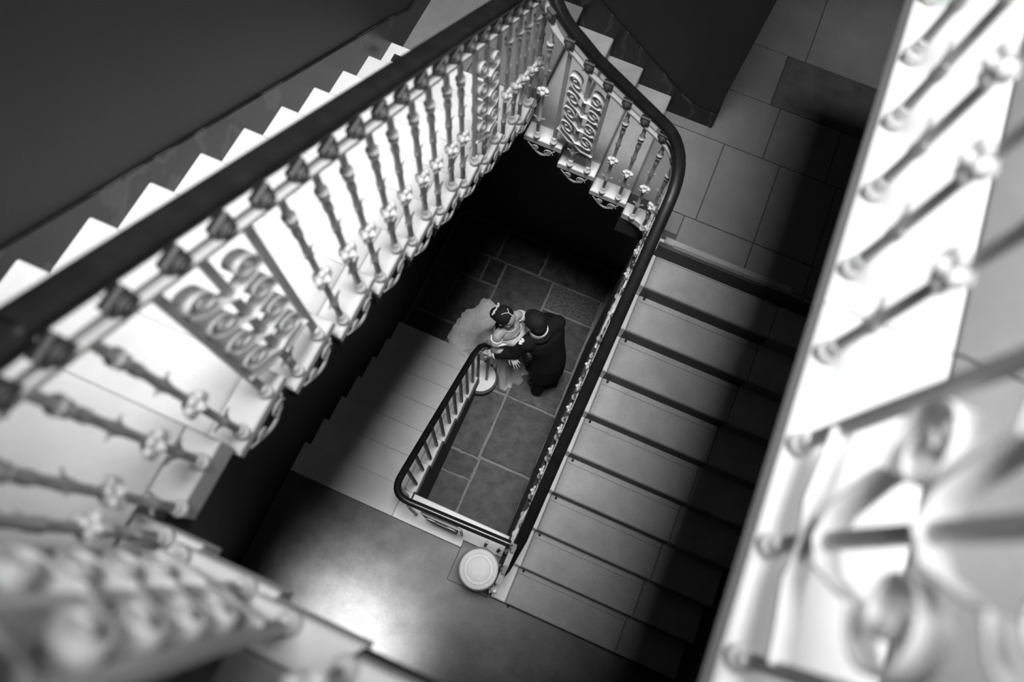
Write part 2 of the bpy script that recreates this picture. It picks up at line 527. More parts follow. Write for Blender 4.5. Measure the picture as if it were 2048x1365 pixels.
def scroll_bracket_mesh():
    """carved bracket under a tread end: fan plate with two spirals, lying in the local XZ plane (x along the tread)"""
    mb = MB()
    for cx, cz, R, dr in ((0.155, -0.055, 0.034, 1), (0.065, -0.042, 0.024, -1)):
        path = []
        for k in range(22):
            a = k / 21 * 3.4 * pi
            r = R * (1 - 0.8 * k / 21)
            path.append((cx + dr * r * cos(a), -0.008, cz + r * sin(a)))
        mb.tube(path, 0.0045, 5, (0, 1, 0))
    for off in (0.0, 0.012):
        path = [(0.012 + 0.2 * t, -0.008, -0.014 - (0.085 - off) * sin(pi * min(1, t * 1.12) ** 1.2) ** 0.85) for t in [i / 12 for i in range(12)]]
        mb.tube(path, 0.004, 5, (0, 1, 0))
    return mb.mesh('scroll_bracket', 'iron')


BRACKET = scroll_bracket_mesh()


def rod_eye_mesh():
    return MB().ball((0, 0, 0), 0.010, 8, 6).cone((0, 0, 0), (0, 0.02, 0), 0.004, 0.004, 6).mesh('rod_eye', 'black_iron')


ROD = rod_eye_mesh()

# flight 1: ground floor to the lower landing
st = thing('staircase', 'lowest flight of grey stone steps rising left of the narrow well, in deep shadow', 'staircase', (-1.2, 1.0, 0), 'flights of stone steps')
for k in range(1, 6):
    y = F1['y0'] + F1['g'] * k
    z = Z(pitch1(y))
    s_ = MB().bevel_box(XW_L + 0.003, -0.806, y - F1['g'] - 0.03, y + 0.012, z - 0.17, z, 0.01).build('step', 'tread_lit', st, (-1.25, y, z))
    MB().bevel_box(-0.803, -0.702, y - F1['g'] - 0.006, y + 0.012, z - 0.15, z, 0.01).build('step_end', 'endpaint', s_, (-0.75, y, z))
y, z = F1['y0'] + F1['g'] * 6, Z(H0 - 0.158)
mb = MB()
poly = [(XW_L + 0.003, y - 0.28), (XW_L + 0.003, y + 0.005), (-0.72, y + 0.005)]
s_ = MB().prism([(XW_L + 0.003, y - 0.28), (-0.806, y - 0.28), (-0.806, y + 0.005), (XW_L + 0.003, y + 0.005)], 2, 0.0, z).build('step', 'tread_lit', st, (-1.25, y, z))
arc = [(-0.70 + 0.158 * cos(a), 1.74 + 0.158 * sin(a)) for a in [(-pi / 2 - 0.1) + i * (pi + 0.2) / 16 for i in range(17)]]
MB().prism([(-0.803, 1.583)] + arc + [(-0.803, y + 0.005)], 2, 0.02, z + 0.001).build('step_end', 'endpaint', s_, (-0.7, 1.74, z))['label'] = 'rounded white end of the lowest step'
arc2 = [(-0.70 + 0.174 * cos(a), 1.74 + 0.174 * sin(a)) for a in [(-pi / 2 - 0.1) + i * (pi + 0.2) / 16 for i in range(17)]]
MB().prism([(-0.803, 1.57)] + arc2 + [(-0.803, y + 0.01)], 2, 0.0, z - 0.05).build('step_base', 'riser', s_, (-0.7, 1.74, z))
poly = [(1.60, 0.0), (1.60, Z(6.79) + 0.012)]
for k in range(5, -1, -1):
    yk = F1['y0'] + F1['g'] * k
    zk = Z(pitch1(yk))
    poly += [(yk + 0.004, zk - 0.150), (yk + 0.004, zk + 0.012), (yk - 0.11, zk + 0.012), (yk - 0.11, zk - 0.01)]
poly += [(0.33, Z(H1) - 0.2), (0.33, 0.0)]
MB().prism(poly, 0, -0.700, -0.683).build('side_panel', 'soffit', st)

# flight 2: the wide right flight
st = thing('staircase', 'wide right flight of grey stone steps with white painted ends and risers coloured dark as shade', 'staircase', (0.9, 1.0, z1), 'flights of stone steps')
for i in range(0, 9):
    y = F2['y0'] - F2['g'] * i
    z = Z(F2['h0'] + F2['r'] * i)
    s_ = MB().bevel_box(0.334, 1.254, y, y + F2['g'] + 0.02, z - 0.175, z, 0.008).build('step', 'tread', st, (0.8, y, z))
    MB().bevel_box(0.212, 0.331, y, y + F2['g'] + 0.004, z - 0.155, z, 0.008).build('step_end', 'endpaint', s_, (0.27, y, z))
    MB().bevel_box(1.257, XW_R - 0.002, y, y + F2['g'] + 0.02, z - 0.175, z - 0.001, 0.008).build('wall_end', 'tread', s_, (1.5, y, z))
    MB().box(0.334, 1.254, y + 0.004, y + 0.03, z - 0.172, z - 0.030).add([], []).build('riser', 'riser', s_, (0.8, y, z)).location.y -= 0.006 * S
    MB().box(0.345, 1.250, y + F2['g'] - 0.047, y + F2['g'] - 0.044, z - 0.002, z + 0.0006).build('joint_line', 'riser', s_, (0.8, y, z))
    put('rod_eye', ROD, s_, (0.375, y - 0.018, z - F2['r'] + 0.02))
y = F2['y0'] + F2['g']
s_ = MB().bevel_box(0.334, 1.254, y - 0.002, y + 0.05, z2 - 0.175, z2 + 0.001, 0.008).build('step', 'tread', st, (0.8, y, z2))
s_['label'] = 'topmost step edge level with the landing'
MB().bevel_box(0.212, 0.331, y - 0.002, y + 0.02, z2 - 0.155, z2 + 0.001, 0.008).build('step_end', 'endpaint', s_, (0.27, y, z2))
MB().bevel_box(1.257, XW_R - 0.002, y - 0.002, y + 0.02, z2 - 0.175, z2, 0.008).build('wall_end', 'tread', s_, (1.5, y, z2))
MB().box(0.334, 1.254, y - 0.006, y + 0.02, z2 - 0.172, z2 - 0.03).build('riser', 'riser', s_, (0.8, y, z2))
put('rod_eye', ROD, s_, (0.375, y - 0.022, z2 - F2['r'] + 0.02))

# flight 3: the short flight across the far end
st = thing('staircase', 'short flight of three stone steps across the far end of the well', 'staircase', (-0.3, 3.0, z2), 'flights of stone steps')
for j in range(3):
    x1 = F3X[j]
    x0 = F3X[j + 1]
    z = Z(4.041 - 0.158 * j)
    s_ = MB().bevel_box(x0 - 0.03, x1, 2.660, YF - 0.001, z - 0.17, z, 0.008).build('step', 'tread', st, ((x0 + x1) / 2, 3.0, z))
    MB().bevel_box(x0 - 0.006, x1, 2.540, 2.657, z - 0.05, z, 0.006).build('step_end', 'endpaint', s_, ((x0 + x1) / 2, 2.6, z))
    MB().box(x0, x1 - 0.015, 2.566, 2.657, z - 0.16, z - 0.051).build('string', 'soffit', s_, ((x0 + x1) / 2, 2.6, z))  # dark colour stands in for shade under the tread end
    put('scroll_bracket', BRACKET, s_, (x0 + 0.015, 2.547, z - 0.045))

# flight 4: upper left flight
st = thing('staircase', 'bright upper left flight of stone steps in a tone raised as if lit, climbing along the dark wall', 'staircase', (-1.25, 1.4, z3), 'flights of stone steps')
for i in range(0, 10):
    y = F4['y0'] + F4['g'] * i
    z = Z(F4['h0'] + F4['r'] * i)
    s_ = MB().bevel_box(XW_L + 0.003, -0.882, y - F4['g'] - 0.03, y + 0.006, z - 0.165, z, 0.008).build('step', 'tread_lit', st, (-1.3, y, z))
    MB().bevel_box(-0.879, -0.762, y - F4['g'] - 0.004, y + 0.006, z - 0.045, z, 0.007).build('step_end', 'endpaint', s_, (-0.82, y, z))
    MB().box(-0.879, -0.787, y - F4['g'], y - 0.008, z - 0.155, z - 0.046).build('string', 'soffit', s_, (-0.82, y, z))  # fascia below the tread end, coloured dark as its shade
    put('scroll_bracket', BRACKET, s_, (-0.769, y - F4['g'] + 0.02, z - 0.04), pi / 2)
    if i == 9:
        MB().box(-1.655, -1.595, y - 0.125, y - 0.07, z - 0.002, z + 0.003).build('socket_plate', 'black_iron', s_, (-1.6, y, z))

# flight 5: short flight across the near end
st = thing('staircase', 'short flight of pale steps across the near end, blurred at the bottom left', 'staircase', (-0.4, -0.7, z4), 'flights of stone steps')
for j in range(3):
    x0, x1 = F5X[j], F5X[j + 1]
    z = Z(1.903 - 0.163 * (j + 1))
    s_ = MB().bevel_box(x0, x1 + 0.03, -1.25, -0.302, z - 0.17, z, 0.008).build('step', 'tread', st, ((x0 + x1) / 2, -0.7, z))
    MB().bevel_box(x0, x1 + 0.006, -0.299, -0.207, z - 0.05, z, 0.006).box(x0 + 0.015, x1, -0.299, -0.215, z - 0.16, z - 0.05).build('step_end', 'endpaint', s_, ((x0 + x1) / 2, -0.25, z))

# ------------------------------------------------------------------ balustrades
T_TOP = 0.755     # baluster top above the pitch line
T_BAR = 0.768
T_BLK = 0.822
T_RAIL = 0.874
UP = Matrix.Identity(3)
_bal = {}


def flower_mesh():
    """six-petalled cast rosette facing local +x"""
    mb = MB()
    ry = Matrix.Rotation(pi / 2, 3, 'Y')
    for k in range(6):
        a = 2 * pi * k / 6 + pi / 6
        mb.ball((0.012, 0.026 * cos(a), 0.026 * sin(a)), 0.0165, 8, 5, (0.75, 1.0, 1.0))
    mb.lathe([(0.024, -0.016), (0.030, 0.0), (0.026, 0.014), (0.020, 0.018)], (0.004, 0, 0), 12, ry)
    mb.lathe([(0.014, 0), (0.014, 0.010), (0.009, 0.015)], (0.018, 0, 0), 10, ry)
    mb.ball((0.034, 0, 0), 0.006, 6, 4)
    mb.lathe([(0.018, -0.02), (0.026, 0.0)], (0, 0, 0), 10)
    return mb.mesh('flower', 'scroll')


def leaf_mesh(sz=1.0):
    """pair of curled leaves springing sideways (local y) from the shaft"""
    mb = MB()
    for sgn in (-1, 1):
        path = [(0.002, sgn * 0.004, -0.035 * sz), (0.004, sgn * 0.012 * sz, -0.012 * sz), (0.006, sgn * 0.021 * sz, 0.010 * sz), (0.010, sgn * 0.034 * sz, 0.020 * sz)]
        n = len(path)
        for q in range(n - 1):
            mb.cone(path[q], path[q + 1], 0.0075 * sz - 0.001 * q, 0.0075 * sz - 0.001 * (q + 1), 6)
    mb.lathe([(0.011, -0.05 * sz), (0.016, -0.03 * sz), (0.012, -0.005 * sz)], (0, 0, 0), 8)
    return mb.mesh('leaf', 'iron')


def ball_mesh():
    mb = MB().ball((0, 0, 0.020), 0.0245, 14, 9, (1, 1, 0.95))
    mb.lathe([(0.014, 0.040), (0.018, 0.046), (0.014, 0.052), (0.017, 0.060), (0.013, 0.068)], (0, 0, 0), 12)
    return mb.mesh('foot_ball', 'scroll')


FLOWER, LEAF, LEAF2, BALL = flower_mesh(), leaf_mesh(1.0), leaf_mesh(0.8), ball_mesh()


def shaft_mesh(L):
    """slender turned shaft hanging from z=0 down to -L, ornaments counted from the top"""
    key = round(L, 2)
    if key in _bal:
        return _bal[key]
    L = key
    prof = [(0.012, 0.0), (0.0125, -0.088), (0.014, -0.092), (0.022, -0.097), (0.022, -0.103), (0.014, -0.108), (0.0135, -0.122), (0.019, -0.127),
            (0.019, -0.133), (0.013, -0.138), (0.012, -0.150), (0.016, -0.175), (0.016, -0.195), (0.0115, -0.215), (0.012, -0.270), (0.015, -0.300), (0.0115, -0.330),
            (0.011, -0.45), (0.0115, -L + 0.185), (0.0155, -L + 0.179), (0.0155, -L + 0.171), (0.0115, -L + 0.165), (0.0125, -L + 0.06), (0.0125, -L + 0.02)]
    _bal[key] = MB().lathe(prof, (0, 0, 0), 10).mesh('baluster', 'iron')
    return _bal[key]


def baluster(parent, x, y, zb, zt, rotz):
    o = put('baluster', shaft_mesh(zt - zb), parent, (x, y, zt), rotz)
    put('foot_ball', BALL, o, (x, y, zb), rotz)
    put('flower', FLOWER, o, (x, y, zt - 0.475), rotz)
    put('leaf', LEAF2, o, (x, y, zt - 0.300), rotz)
    put('leaf', LEAF, o, (x, y, zb + 0.195), rotz)
    return o


def spiral(mb, u0, z0, sg, R, slope, tail=True, turns=1.45, depth=0.030, thick=0.0065, flip=1):
    """ribbon scroll in the local yz plane (y=u along the rail); springs from the stem and curls outward"""
    pts = []
    n = 26
    if tail:
        pts += [(0.0, z0 - R * 1.75 * flip), (u0 * 0.45, z0 - R * 1.3 * flip)]
    for k in range(n + 1):
        a = -pi / 2 + k / n * turns * 2 * pi
        r = R * (1 - 0.78 * (k / n) ** 0.9)
        pts.append((u0 + sg * r * cos(a), z0 + flip * r * sin(a)))
    pts = [(0.0, u, z + slope * u) for u, z in pts]
    mb.sweep(pts, [(-depth / 2, -thick / 2), (depth / 2, -thick / 2), (depth / 2, thick / 2), (-depth / 2, thick / 2)], (1, 0, 0))
    # swap so the wide side lies across the panel


def ribbon(mb, pts, depth, thick):
    """flat ribbon along 2D points (u,z) with its width across the panel (local x)"""
    P, F = [], []
    n = len(pts)
    for i, (u, z) in enumerate(pts):
        a = pts[max(0, i - 1)]
        b = pts[min(n - 1, i + 1)]
        tu, tz = b[0] - a[0], b[1] - a[1]
        l = math.hypot(tu, tz) or 1
        nu, nz = -tz / l * thick / 2, tu / l * thick / 2
        for dx, sg in ((-depth / 2, -1), (depth / 2, -1), (depth / 2, 1), (-depth / 2, 1)):
            P.append((dx, u + sg * nu, z + sg * nz))
    for i in range(n - 1):
        for j in range(4):
            j2 = (j + 1) % 4
            F.append((i * 4 + j, i * 4 + j2, (i + 1) * 4 + j2, (i + 1) * 4 + j))
    F += [(3, 2, 1, 0), tuple((n - 1) * 4 + j for j in range(4))]
    mb.add(P, F, True)


_scr = {}


def scroll_mesh(sg, slope, half):
    """one outward curling scroll of a panel column, origin on the stem at the scroll's eye height"""
    key = (sg, round(slope, 3), round(half, 3))
    if key in _scr:
        return _scr[key]
    mb = MB()
    big = half > 0.17
    R = 0.078 if big else 0.050
    u0 = 0.52 * half
    pts = [(0.0, -0.23), (u0 * 0.45, -0.20), (u0 * 0.8, -0.12), (u0 * 0.9, -0.085)] if big else [(0.0, -0.085), (u0 * 0.30, -0.070), (u0 * 0.65, -0.058)]
    n = 24
    for k in range(n + 1):
        a = -pi / 2 + k / n * 1.5 * 2 * pi
        r = (R if k < 5 else R) * (1 - 0.80 * (k / n) ** 0.9)
        pts.append((u0 + r * cos(a) * 1.05, r * sin(a) * 1.08))
    pts = [(sg * u, z + slope * sg * u) for u, z in pts]
    ribbon(mb, pts, 0.042, 0.005)
    mb.ball((0, sg * u0, slope * sg * u0), 0.0075, 8, 5, (1.6, 1, 1))
    _scr[key] = mb.mesh('scroll', 'scroll')
    return _scr[key]


def bar_mesh(L):
    key = ('bar', round(L, 2))
    if key not in _bal:
        mb = MB().box(-0.008, 0.008, -0.0115, 0.0115, -round(L, 2) + 0.03, 0.0)
        _bal[key] = mb.mesh('panel_bar', 'iron')
    return _bal[key]


def panel(parent, pts, slope, rotz, half):
    """pts: three (x, y, zbase, ztop): bar, stem, bar.  Scrolls spring from the stem"""
    pn = put('scroll_panel', bar_mesh(pts[1][3] - pts[1][2]), parent, pts[1][:2] + (pts[1][3],), rotz)
    for k in (0, 2):
        x, y, zb, zt = pts[k]
        put('panel_bar', bar_mesh(zt - zb), pn, (x, y, zt), rotz)
        put('foot_ball', BALL, pn, (x, y, zb), rotz)
    x, y, zb, zt = pts[1]
    put('foot_ball', BALL, pn, (x, y, zb), rotz)
    put('leaf', LEAF, pn, (x, y, zb + 0.16), rotz)
    drops = (0.185, 0.430) if half > 0.17 else [0.125 + 0.130 * k for k in range(4)]
    for dz in drops:
        for sg in (-1, 1):
            put('scroll', scroll_mesh(sg, slope, half), pn, (x, y, zt - dz), rotz)
    key = ('base', round(slope, 3), round(half, 3))
    if key not in _scr:
        mb = MB()
        pts2 = [(-half + 0.004, 0.0), (-half * 0.7, -0.010), (-half * 0.35, -0.030), (0, -0.012), (half * 0.35, -0.030), (half * 0.7, -0.010), (half - 0.004, 0.0)]
        ribbon(mb, [(u, z + slope * u) for u, z in pts2], 0.036, 0.010)
        _scr[key] = mb.mesh('base_scroll', 'scroll')
    put('base_scroll', _scr[key], pn, (x, y, zt - (0.70 if half > 0.17 else 0.605)), rotz)
    return pn


def rosette_mesh():
    mb = MB().box(-0.012, 0.012, -0.029, 0.029, -0.004, 0.060)
    ry = Matrix.Rotation(pi / 2, 3, 'Y')
    for sg in (1,):
        mb.lathe([(0.022, 0.012), (0.022, 0.018), (0.015, 0.019), (0.015, 0.023), (0.006, 0.024), (0.006, 0.028)], (0, 0, 0.026), 12, ry)
    return mb.mesh('rosette_block', 'iron_dark')


ROSE = rosette_mesh()
RAILP = [(-0.032, 0.0), (-0.037, 0.010), (-0.037, 0.024), (-0.030, 0.036), (-0.014, 0.042), (0.014, 0.042), (0.030, 0.036), (0.037, 0.024), (0.037, 0.010), (0.032, 0.0)]
BARP = [(-0.018, 0.0), (0.018, 0.0), (0.018, 0.013), (-0.018, 0.013)]


def fillet(p, q, r, n=8):
    """arc of control points through corner q between p and r (quadratic Bezier)"""
    p, q, r = Vector(p), Vector(q), Vector(r)
    return [tuple((1 - t) ** 2 * p + 2 * t * (1 - t) * q + t * t * r) for t in [i / n for i in range(n + 1)]]


def path_with(path, dz):
    return [(x, y, z + dz) for x, y, z in path]


def spaced(path, step, start):
    """points with headings every step along a polyline"""
    out = []
    d = start
    acc = 0.0
    for a, b in zip(path, path[1:]):
        a, b = Vector(a), Vector(b)
        L = (Vector((b.x, b.y)) - Vector((a.x, a.y))).length
        while d <= acc + L and L > 1e-6:
            t = (d - acc) / L
            p = a.lerp(b, t)
            out.append((p, math.atan2(b.y - a.y, b.x - a.x)))
            d += step
        acc += L
    return out


def top_on(path, x, y):
    """height of a rail path at the point nearest to (x, y)"""
    best = None
    for a, b in zip(path, path[1:]):
        ax, ay, bx, by = a[0], a[1], b[0], b[1]
        d2 = (bx - ax) ** 2 + (by - ay) ** 2 or 1e-9
        t = max(0, min(1, ((x - ax) * (bx - ax) + (y - ay) * (by - ay)) / d2))
        e = (ax + (bx - ax) * t - x) ** 2 + (ay + (by - ay) * t - y) ** 2
        if best is None or e < best[0]:
            best = (e, a[2] + (b[2] - a[2]) * t)
    return best[1]


# --- right flight (flight 2)
XB2, XR2 = 0.194, 0.216
bal2 = thing('balustrade', 'balustrade of the wide right flight, seen edge-on below a black handrail', 'balustrade', (XB2, 1.2, z1), 'white iron balustrades')
pos2 = []
for i in range(0, 9):
    yn = F2['y0'] - F2['g'] * i
    for off in (0.205, 0.06):
        pos2.append((yn + off, Z(F2['h0'] + F2['r'] * i)))
RO2 = pi      # flowers face the well (-x)
skip = {}
for a in (3, 13):
    skip.update({a: 'p', a + 1: 'c', a + 2: 'p'})
for k, (y, zb) in enumerate(pos2):
    if skip.get(k) == 'c':
        pts = []
        for kk in (k - 1, k, k + 1):
            yy, zz = pos2[kk]
            pts.append((XB2, yy, zz, Z(pitch2(yy)) + T_TOP))
        # local +y of the panel is world -y after the half turn
        panel(bal2, pts, -F2['r'] / F2['g'], RO2, 0.145)
    elif k not in skip:
        baluster(bal2, XB2, y, zb, Z(pitch2(y)) + T_TOP, RO2)
P2 = [(XB2, -0.02, Z(pitch2(-0.02))), (XB2, 2.36, Z(pitch2(2.36)))]
MB().sweep(path_with(P2, T_TOP), BARP).build('flat_bar', 'iron', bal2)
for p, hd in spaced(P2, 0.145, 0.0725 + 0.02):
    put('rosette_block', ROSE, bal2, (p.x, p.y, p.z + T_BAR - 0.005), RO2)
pr = [(XR2, 2.30, Z(pitch2(2.30)) + T_BLK), (XR2, 0.30, Z(pitch2(0.30)) + T_BLK), (XR2, 0.16, Z(5.035)), (XR2 - 0.006, 0.10, Z(5.05)),
      (0.196, 0.055, Z(5.07)), (0.180, 0.026, Z(5.085)), (0.160, 0.012, Z(5.10))]
MB().sweep(pr, RAILP).build('handrail', 'rail', bal2)

# --- short far flight (flight 3) with the two quarter turns
YB3, YR3 = 2.555, 2.592
bal3 = thing('balustrade', 'balustrade of the short far flight with white rosettes and one scroll panel, black curved handrail', 'balustrade', (-0.3, YB3, z2), 'white iron balustrades')
RO3 = -pi / 2     # flowers face the well (-y)
z3s = [Z(4.041 - 0.158 * j) for j in range(3)]
b3 = [(0.061, z2), (-0.076, z3s[0]), (-0.193, z3s[0]), (-0.330, z3s[1]), (-0.453, z3s[1]), (-0.589, z3s[2]), (-0.704, z3s[2])]


c0 = (XB2, 2.36, Z(pitch2(2.36)))
arc = fillet(c0, (XB2, YB3, Z(4.16)), (0.03, YB3, Z(pitch3(0.03))))
arc2 = [(-0.46, YB3, Z(pitch3(-0.46))), (-0.58, YB3, Z(3.665))] + fillet((-0.66, YB3, Z(3.60)), (-0.782, YB3, Z(3.48)), (-0.782, 2.70, Z(3.40)), 12)
pb3 = arc + [(-0.35, YB3, Z(pitch3(-0.35)))] + arc2


def top3(x, y=YB3):
    return top_on(pb3, x, y) + T_TOP


for k, (x, zb) in enumerate(b3):
    if k == 4:
        pts = [(b3[q][0], YB3, b3[q][1], top3(b3[q][0])) for q in (3, 4, 5)]
        panel(bal3, pts, -0.158 / 0.2557, RO3, 0.130)
    elif k in (3, 5):
        pass
    else:
        baluster(bal3, x, YB3, zb, top3(x), RO3)
baluster(bal3, 0.157, 2.500, z2, top3(0.157, 2.5), RO3 - 0.7)
baluster(bal3, 0.197, 2.395, z2, top3(0.197, 2.395), pi)
MB().sweep(path_with(pb3, T_TOP), BARP).build('flat_bar', 'iron', bal3)
for p, hd in spaced(pb3, 0.1275, 0.16):
    put('rosette_block', ROSE, bal3, (p.x, p.y, p.z + T_BAR - 0.005), hd + pi / 2)
arcr = fillet((XR2, 2.30, Z(pitch2(2.30))), (XR2, YR3, Z(4.15)), (-0.02, YR3, Z(pitch3(-0.02))), 10)
arcr2 = [(-0.46, YR3, Z(pitch3(-0.46)))] + fillet((-0.56, YR3, Z(3.68)), (-0.818, YR3, Z(3.50)), (-0.818, 2.82, Z(3.36)), 12)
pr3 = arcr + [(-0.35, YR3, Z(pitch3(-0.35)))] + arcr2
MB().sweep(path_with(pr3, T_BLK), RAILP).build('handrail', 'rail', bal3)

# --- upper left flight (flight 4)
XB4, XR4 = -0.782, -0.818
bal4 = thing('balustrade', 'balustrade of the bright upper left flight with a broad black handrail and two scroll panels', 'balustrade', (XB4, 1.3, z3), 'white iron balustrades')
pos4 = []
for i in range(-1, 11):
    yn = F4['y0'] + F4['g'] * i
    zt_ = Z(F4['h0'] + F4['r'] * i) if i < 10 else z3
    for off in (-0.197, -0.060):
        if i == 10 and off == -0.060:
            continue
        pos4.append((yn + off, zt_))
# index of the panels: front of tread 0, back of tread 1, front of tread 1; front 6, back 7, front 7
skip = {}
for a in (3, 15):
    skip.update({a: 'p', a + 1: 'c', a + 2: 'p'})
for k, (y, zb) in enumerate(pos4):
    if y < -0.12:
        continue
    if skip.get(k) == 'c':
        pts = [(XB4, pos4[q][0], pos4[q][1], Z(pitch4(pos4[q][0])) + T_TOP) for q in (k - 1, k, k + 1)]
        panel(bal4, pts, -F4['r'] / F4['g'], 0.0, 0.128)
    elif k not in skip:
        baluster(bal4, XB4, y, zb, Z(pitch4(y)) + T_TOP, 0.0)
P4 = [(XB4, 2.70, Z(3.40)), (XB4, 2.50, Z(pitch4(2.50))), (XB4, 0.02, Z(pitch4(0.02)))]
MB().sweep(path_with(P4, T_TOP), BARP).build('flat_bar', 'iron', bal4)
for p, hd in spaced(P4, 0.1282, 0.10):
    put('rosette_block', ROSE, bal4, (p.x, p.y, p.z + T_BAR - 0.005), 0.0)
P4r = [(XR4, 2.82, Z(3.36)), (XR4, 2.58, Z(pitch4(2.58))), (XR4, 0.03, Z(pitch4(0.03)) + 0.018)]
MB().sweep(path_with(P4r, T_BLK), RAILP).build('handrail', 'rail', bal4)
baluster(bal4, -0.79, 2.640, z3, top_on(pb3, -0.79, 2.64) + T_TOP, -0.4)

# --- near end (flight 5)
YB5, YR5 = -0.225, -0.262
bal5 = thing('balustrade', 'out-of-focus balustrade of the short near flight with a white scroll panel, bottom left', 'balustrade', (-0.4, YB5, z4), 'white iron balustrades')
RO5 = pi / 2


def lev5(x):
    n = sum(1 for q in F5X if x > q)
    return Z(1.903 - 0.163 * n)


def top5(x):
    return Z(pitch5(x)) + T_TOP


b5 = [-0.70, -0.585, -0.425, -0.275, -0.127]
for k, x in enumerate(b5):
    if k == 2:
        panel(bal5, [(b5[q], YB5, lev5(b5[q]), top5(b5[q])) for q in (1, 2, 3)], 0.163 / 0.2233, RO5 + pi, 0.150)
    elif k not in (1, 3):
        baluster(bal5, x, YB5, lev5(x), top5(x), RO5)
baluster(bal5, -0.768, -0.168, z4, Z(1.80) + T_TOP, 0.7)
x0 = -0.10
arc = fillet((XB4, 0.02, Z(pitch4(0.02))), (XB4, YB5, Z(1.76)), (-0.62, YB5, Z(pitch5(-0.62))))
pb5 = arc + [(-0.13, YB5, Z(pitch5(-0.13)))]
MB().sweep(path_with(pb5, T_TOP), BARP).build('flat_bar', 'iron', bal5)
for p, hd in spaced(pb5, 0.14, 0.08):
    put('rosette_block', ROSE, bal5, (p.x, p.y, p.z + T_BAR - 0.005), hd + pi / 2)
arcr = fillet((XR4, 0.03, Z(pitch4(0.03))), (XR4, YR5, Z(1.76)), (-0.62, YR5, Z(pitch5(-0.62))), 10)
pr5 = arcr + [(-0.13, YR5, Z(pitch5(-0.13)))]
MB().sweep(path_with(pr5, T_BLK), RAILP).build('handrail', 'rail', bal5)

# --- top gallery along the right
XB6, XR6 = 0.469, 0.515
bal6 = thing('balustrade', 'large out-of-focus balustrade along the top gallery on the right, with white foot balls', 'balustrade', (XB6, 1.2, z5), 'white iron balustrades')
y6 = [0.046 + 0.197 * k for k in range(15)]
zt6 = z5 + 0.87
for k, y in enumerate(y6):
    if k == 1:
        panel(bal6, [(XB6, y6[q], z5, zt6) for q in (0, 1, 2)], 0.0, pi, 0.197)
    elif k > 2:
        baluster(bal6, XB6, y, z5, zt6, pi)
pb6 = [(-0.13, YB5, Z(pitch5(-0.13)) + T_TOP), (0.02, YB5, zt6), (0.30, YB5, zt6)] + fillet((0.36, YB5, zt6), (XB6, YB5, zt6), (XB6, -0.08, zt6)) + [(XB6, 3.0, zt6)]
MB().sweep(pb6, BARP).build('flat_bar', 'iron', bal6)
for x in (0.02, 0.17, 0.32):
    baluster(bal6, x, YB5, z5, zt6, RO5)
for p, hd in spaced(pb6, 0.197, 0.10):
    put('rosette_block', ROSE, bal6, (p.x, p.y, p.z + 0.010), hd + pi / 2)
pr6 = [(-0.13, YR5, Z(pitch5(-0.13)) + T_BLK), (0.02, YR5, zt6 + 0.05), (0.30, YR5, zt6 + 0.05)] \
    + fillet((0.36, YR5, zt6 + 0.05), (XR6, YR5, zt6 + 0.05), (XR6, -0.08, zt6 + 0.05)) + [(XR6, 3.0, zt6 + 0.05)]
MB().sweep(pr6, RAILP).build('handrail', 'rail', bal6)

# --- plain black balustrade of the lowest flight, returning along the lower landing
XB1 = -0.728
bal1 = thing('balustrade', 'plain black balustrade of the lowest flight, turning along the lower landing edge', 'balustrade', (XB1, 1.0, 0))
for k in range(0, 6):
    yk = F1['y0'] + F1['g'] * k
    zk = Z(pitch1(yk))
    for off in (-0.055, -0.185):
        y = yk + off
        if y < 0.33 and off < -0.1:
            continue
        zt_ = Z(pitch1(y)) + 0.80
        MB().box(XB1 - 0.011, XB1 + 0.011, y - 0.011, y + 0.011, zk - 0.004, zt_).build('baluster', 'black_iron', bal1, (XB1, y, zk))
for x, y in ((-0.716, 1.715), (-0.628, 1.735)):
    MB().box(x - 0.011, x + 0.011, y - 0.011, y + 0.011, Z(6.79) - 0.004, Z(6.00)).build('baluster', 'black_iron', bal1, (x, y, Z(6.79)))
zr = Z(5.02)
for x in (-0.60, 0.02, 0.13):
    MB().lathe([(0.013, 0), (0.013, zr - z1 - 0.03)], (x, 0.20, z1 + 0.008), 8).build('baluster', 'black_iron', bal1, (x, 0.20, z1))
# scroll panel under the landing rail
pn = MB().box(-0.50, -0.485, 0.192, 0.208, z1 + 0.008, zr - 0.03).box(-0.195, -0.18, 0.192, 0.208, z1 + 0.008, zr - 0.03).box(-0.50, -0.18, 0.19, 0.21, zr - 0.06, zr - 0.045) \
    .box(-0.347, -0.333, 0.192, 0.208, z1 + 0.008, zr - 0.05).build('scroll_panel', 'black_iron', bal1, (-0.34, 0.2, z1))
for k in range(4):
    for sg in (-1, 1):
        put('scroll', scroll_mesh(sg, 0.0, 0.145), pn, (-0.34, 0.20, zr - 0.19 - 0.130 * k), pi / 2)
RAILR = [(0.027 * cos(2 * pi * k / 12), 0.026 + 0.024 * sin(2 * pi * k / 12)) for k in range(12)]
pr1 = [(-0.655, 1.815, Z(6.10)), (-0.685, 1.822, Z(6.05)), (-0.71, 1.80, Z(5.985)), (-0.728, 1.74, Z(5.91)), (XB1 - 0.008, 1.62, Z(5.81)), (XB1 - 0.010, 0.42, Z(pitch1(0.42) - 0.79))]
pr1 += fillet((XB1 - 0.010, 0.36, Z(5.055)), (XB1 - 0.010, 0.228, Z(5.02)), (-0.60, 0.228, Z(5.02)), 8) + [(0.20, 0.250, Z(5.02) - 0.01)]
MB().sweep(pr1, RAILR).build('handrail', 'rail', bal1)

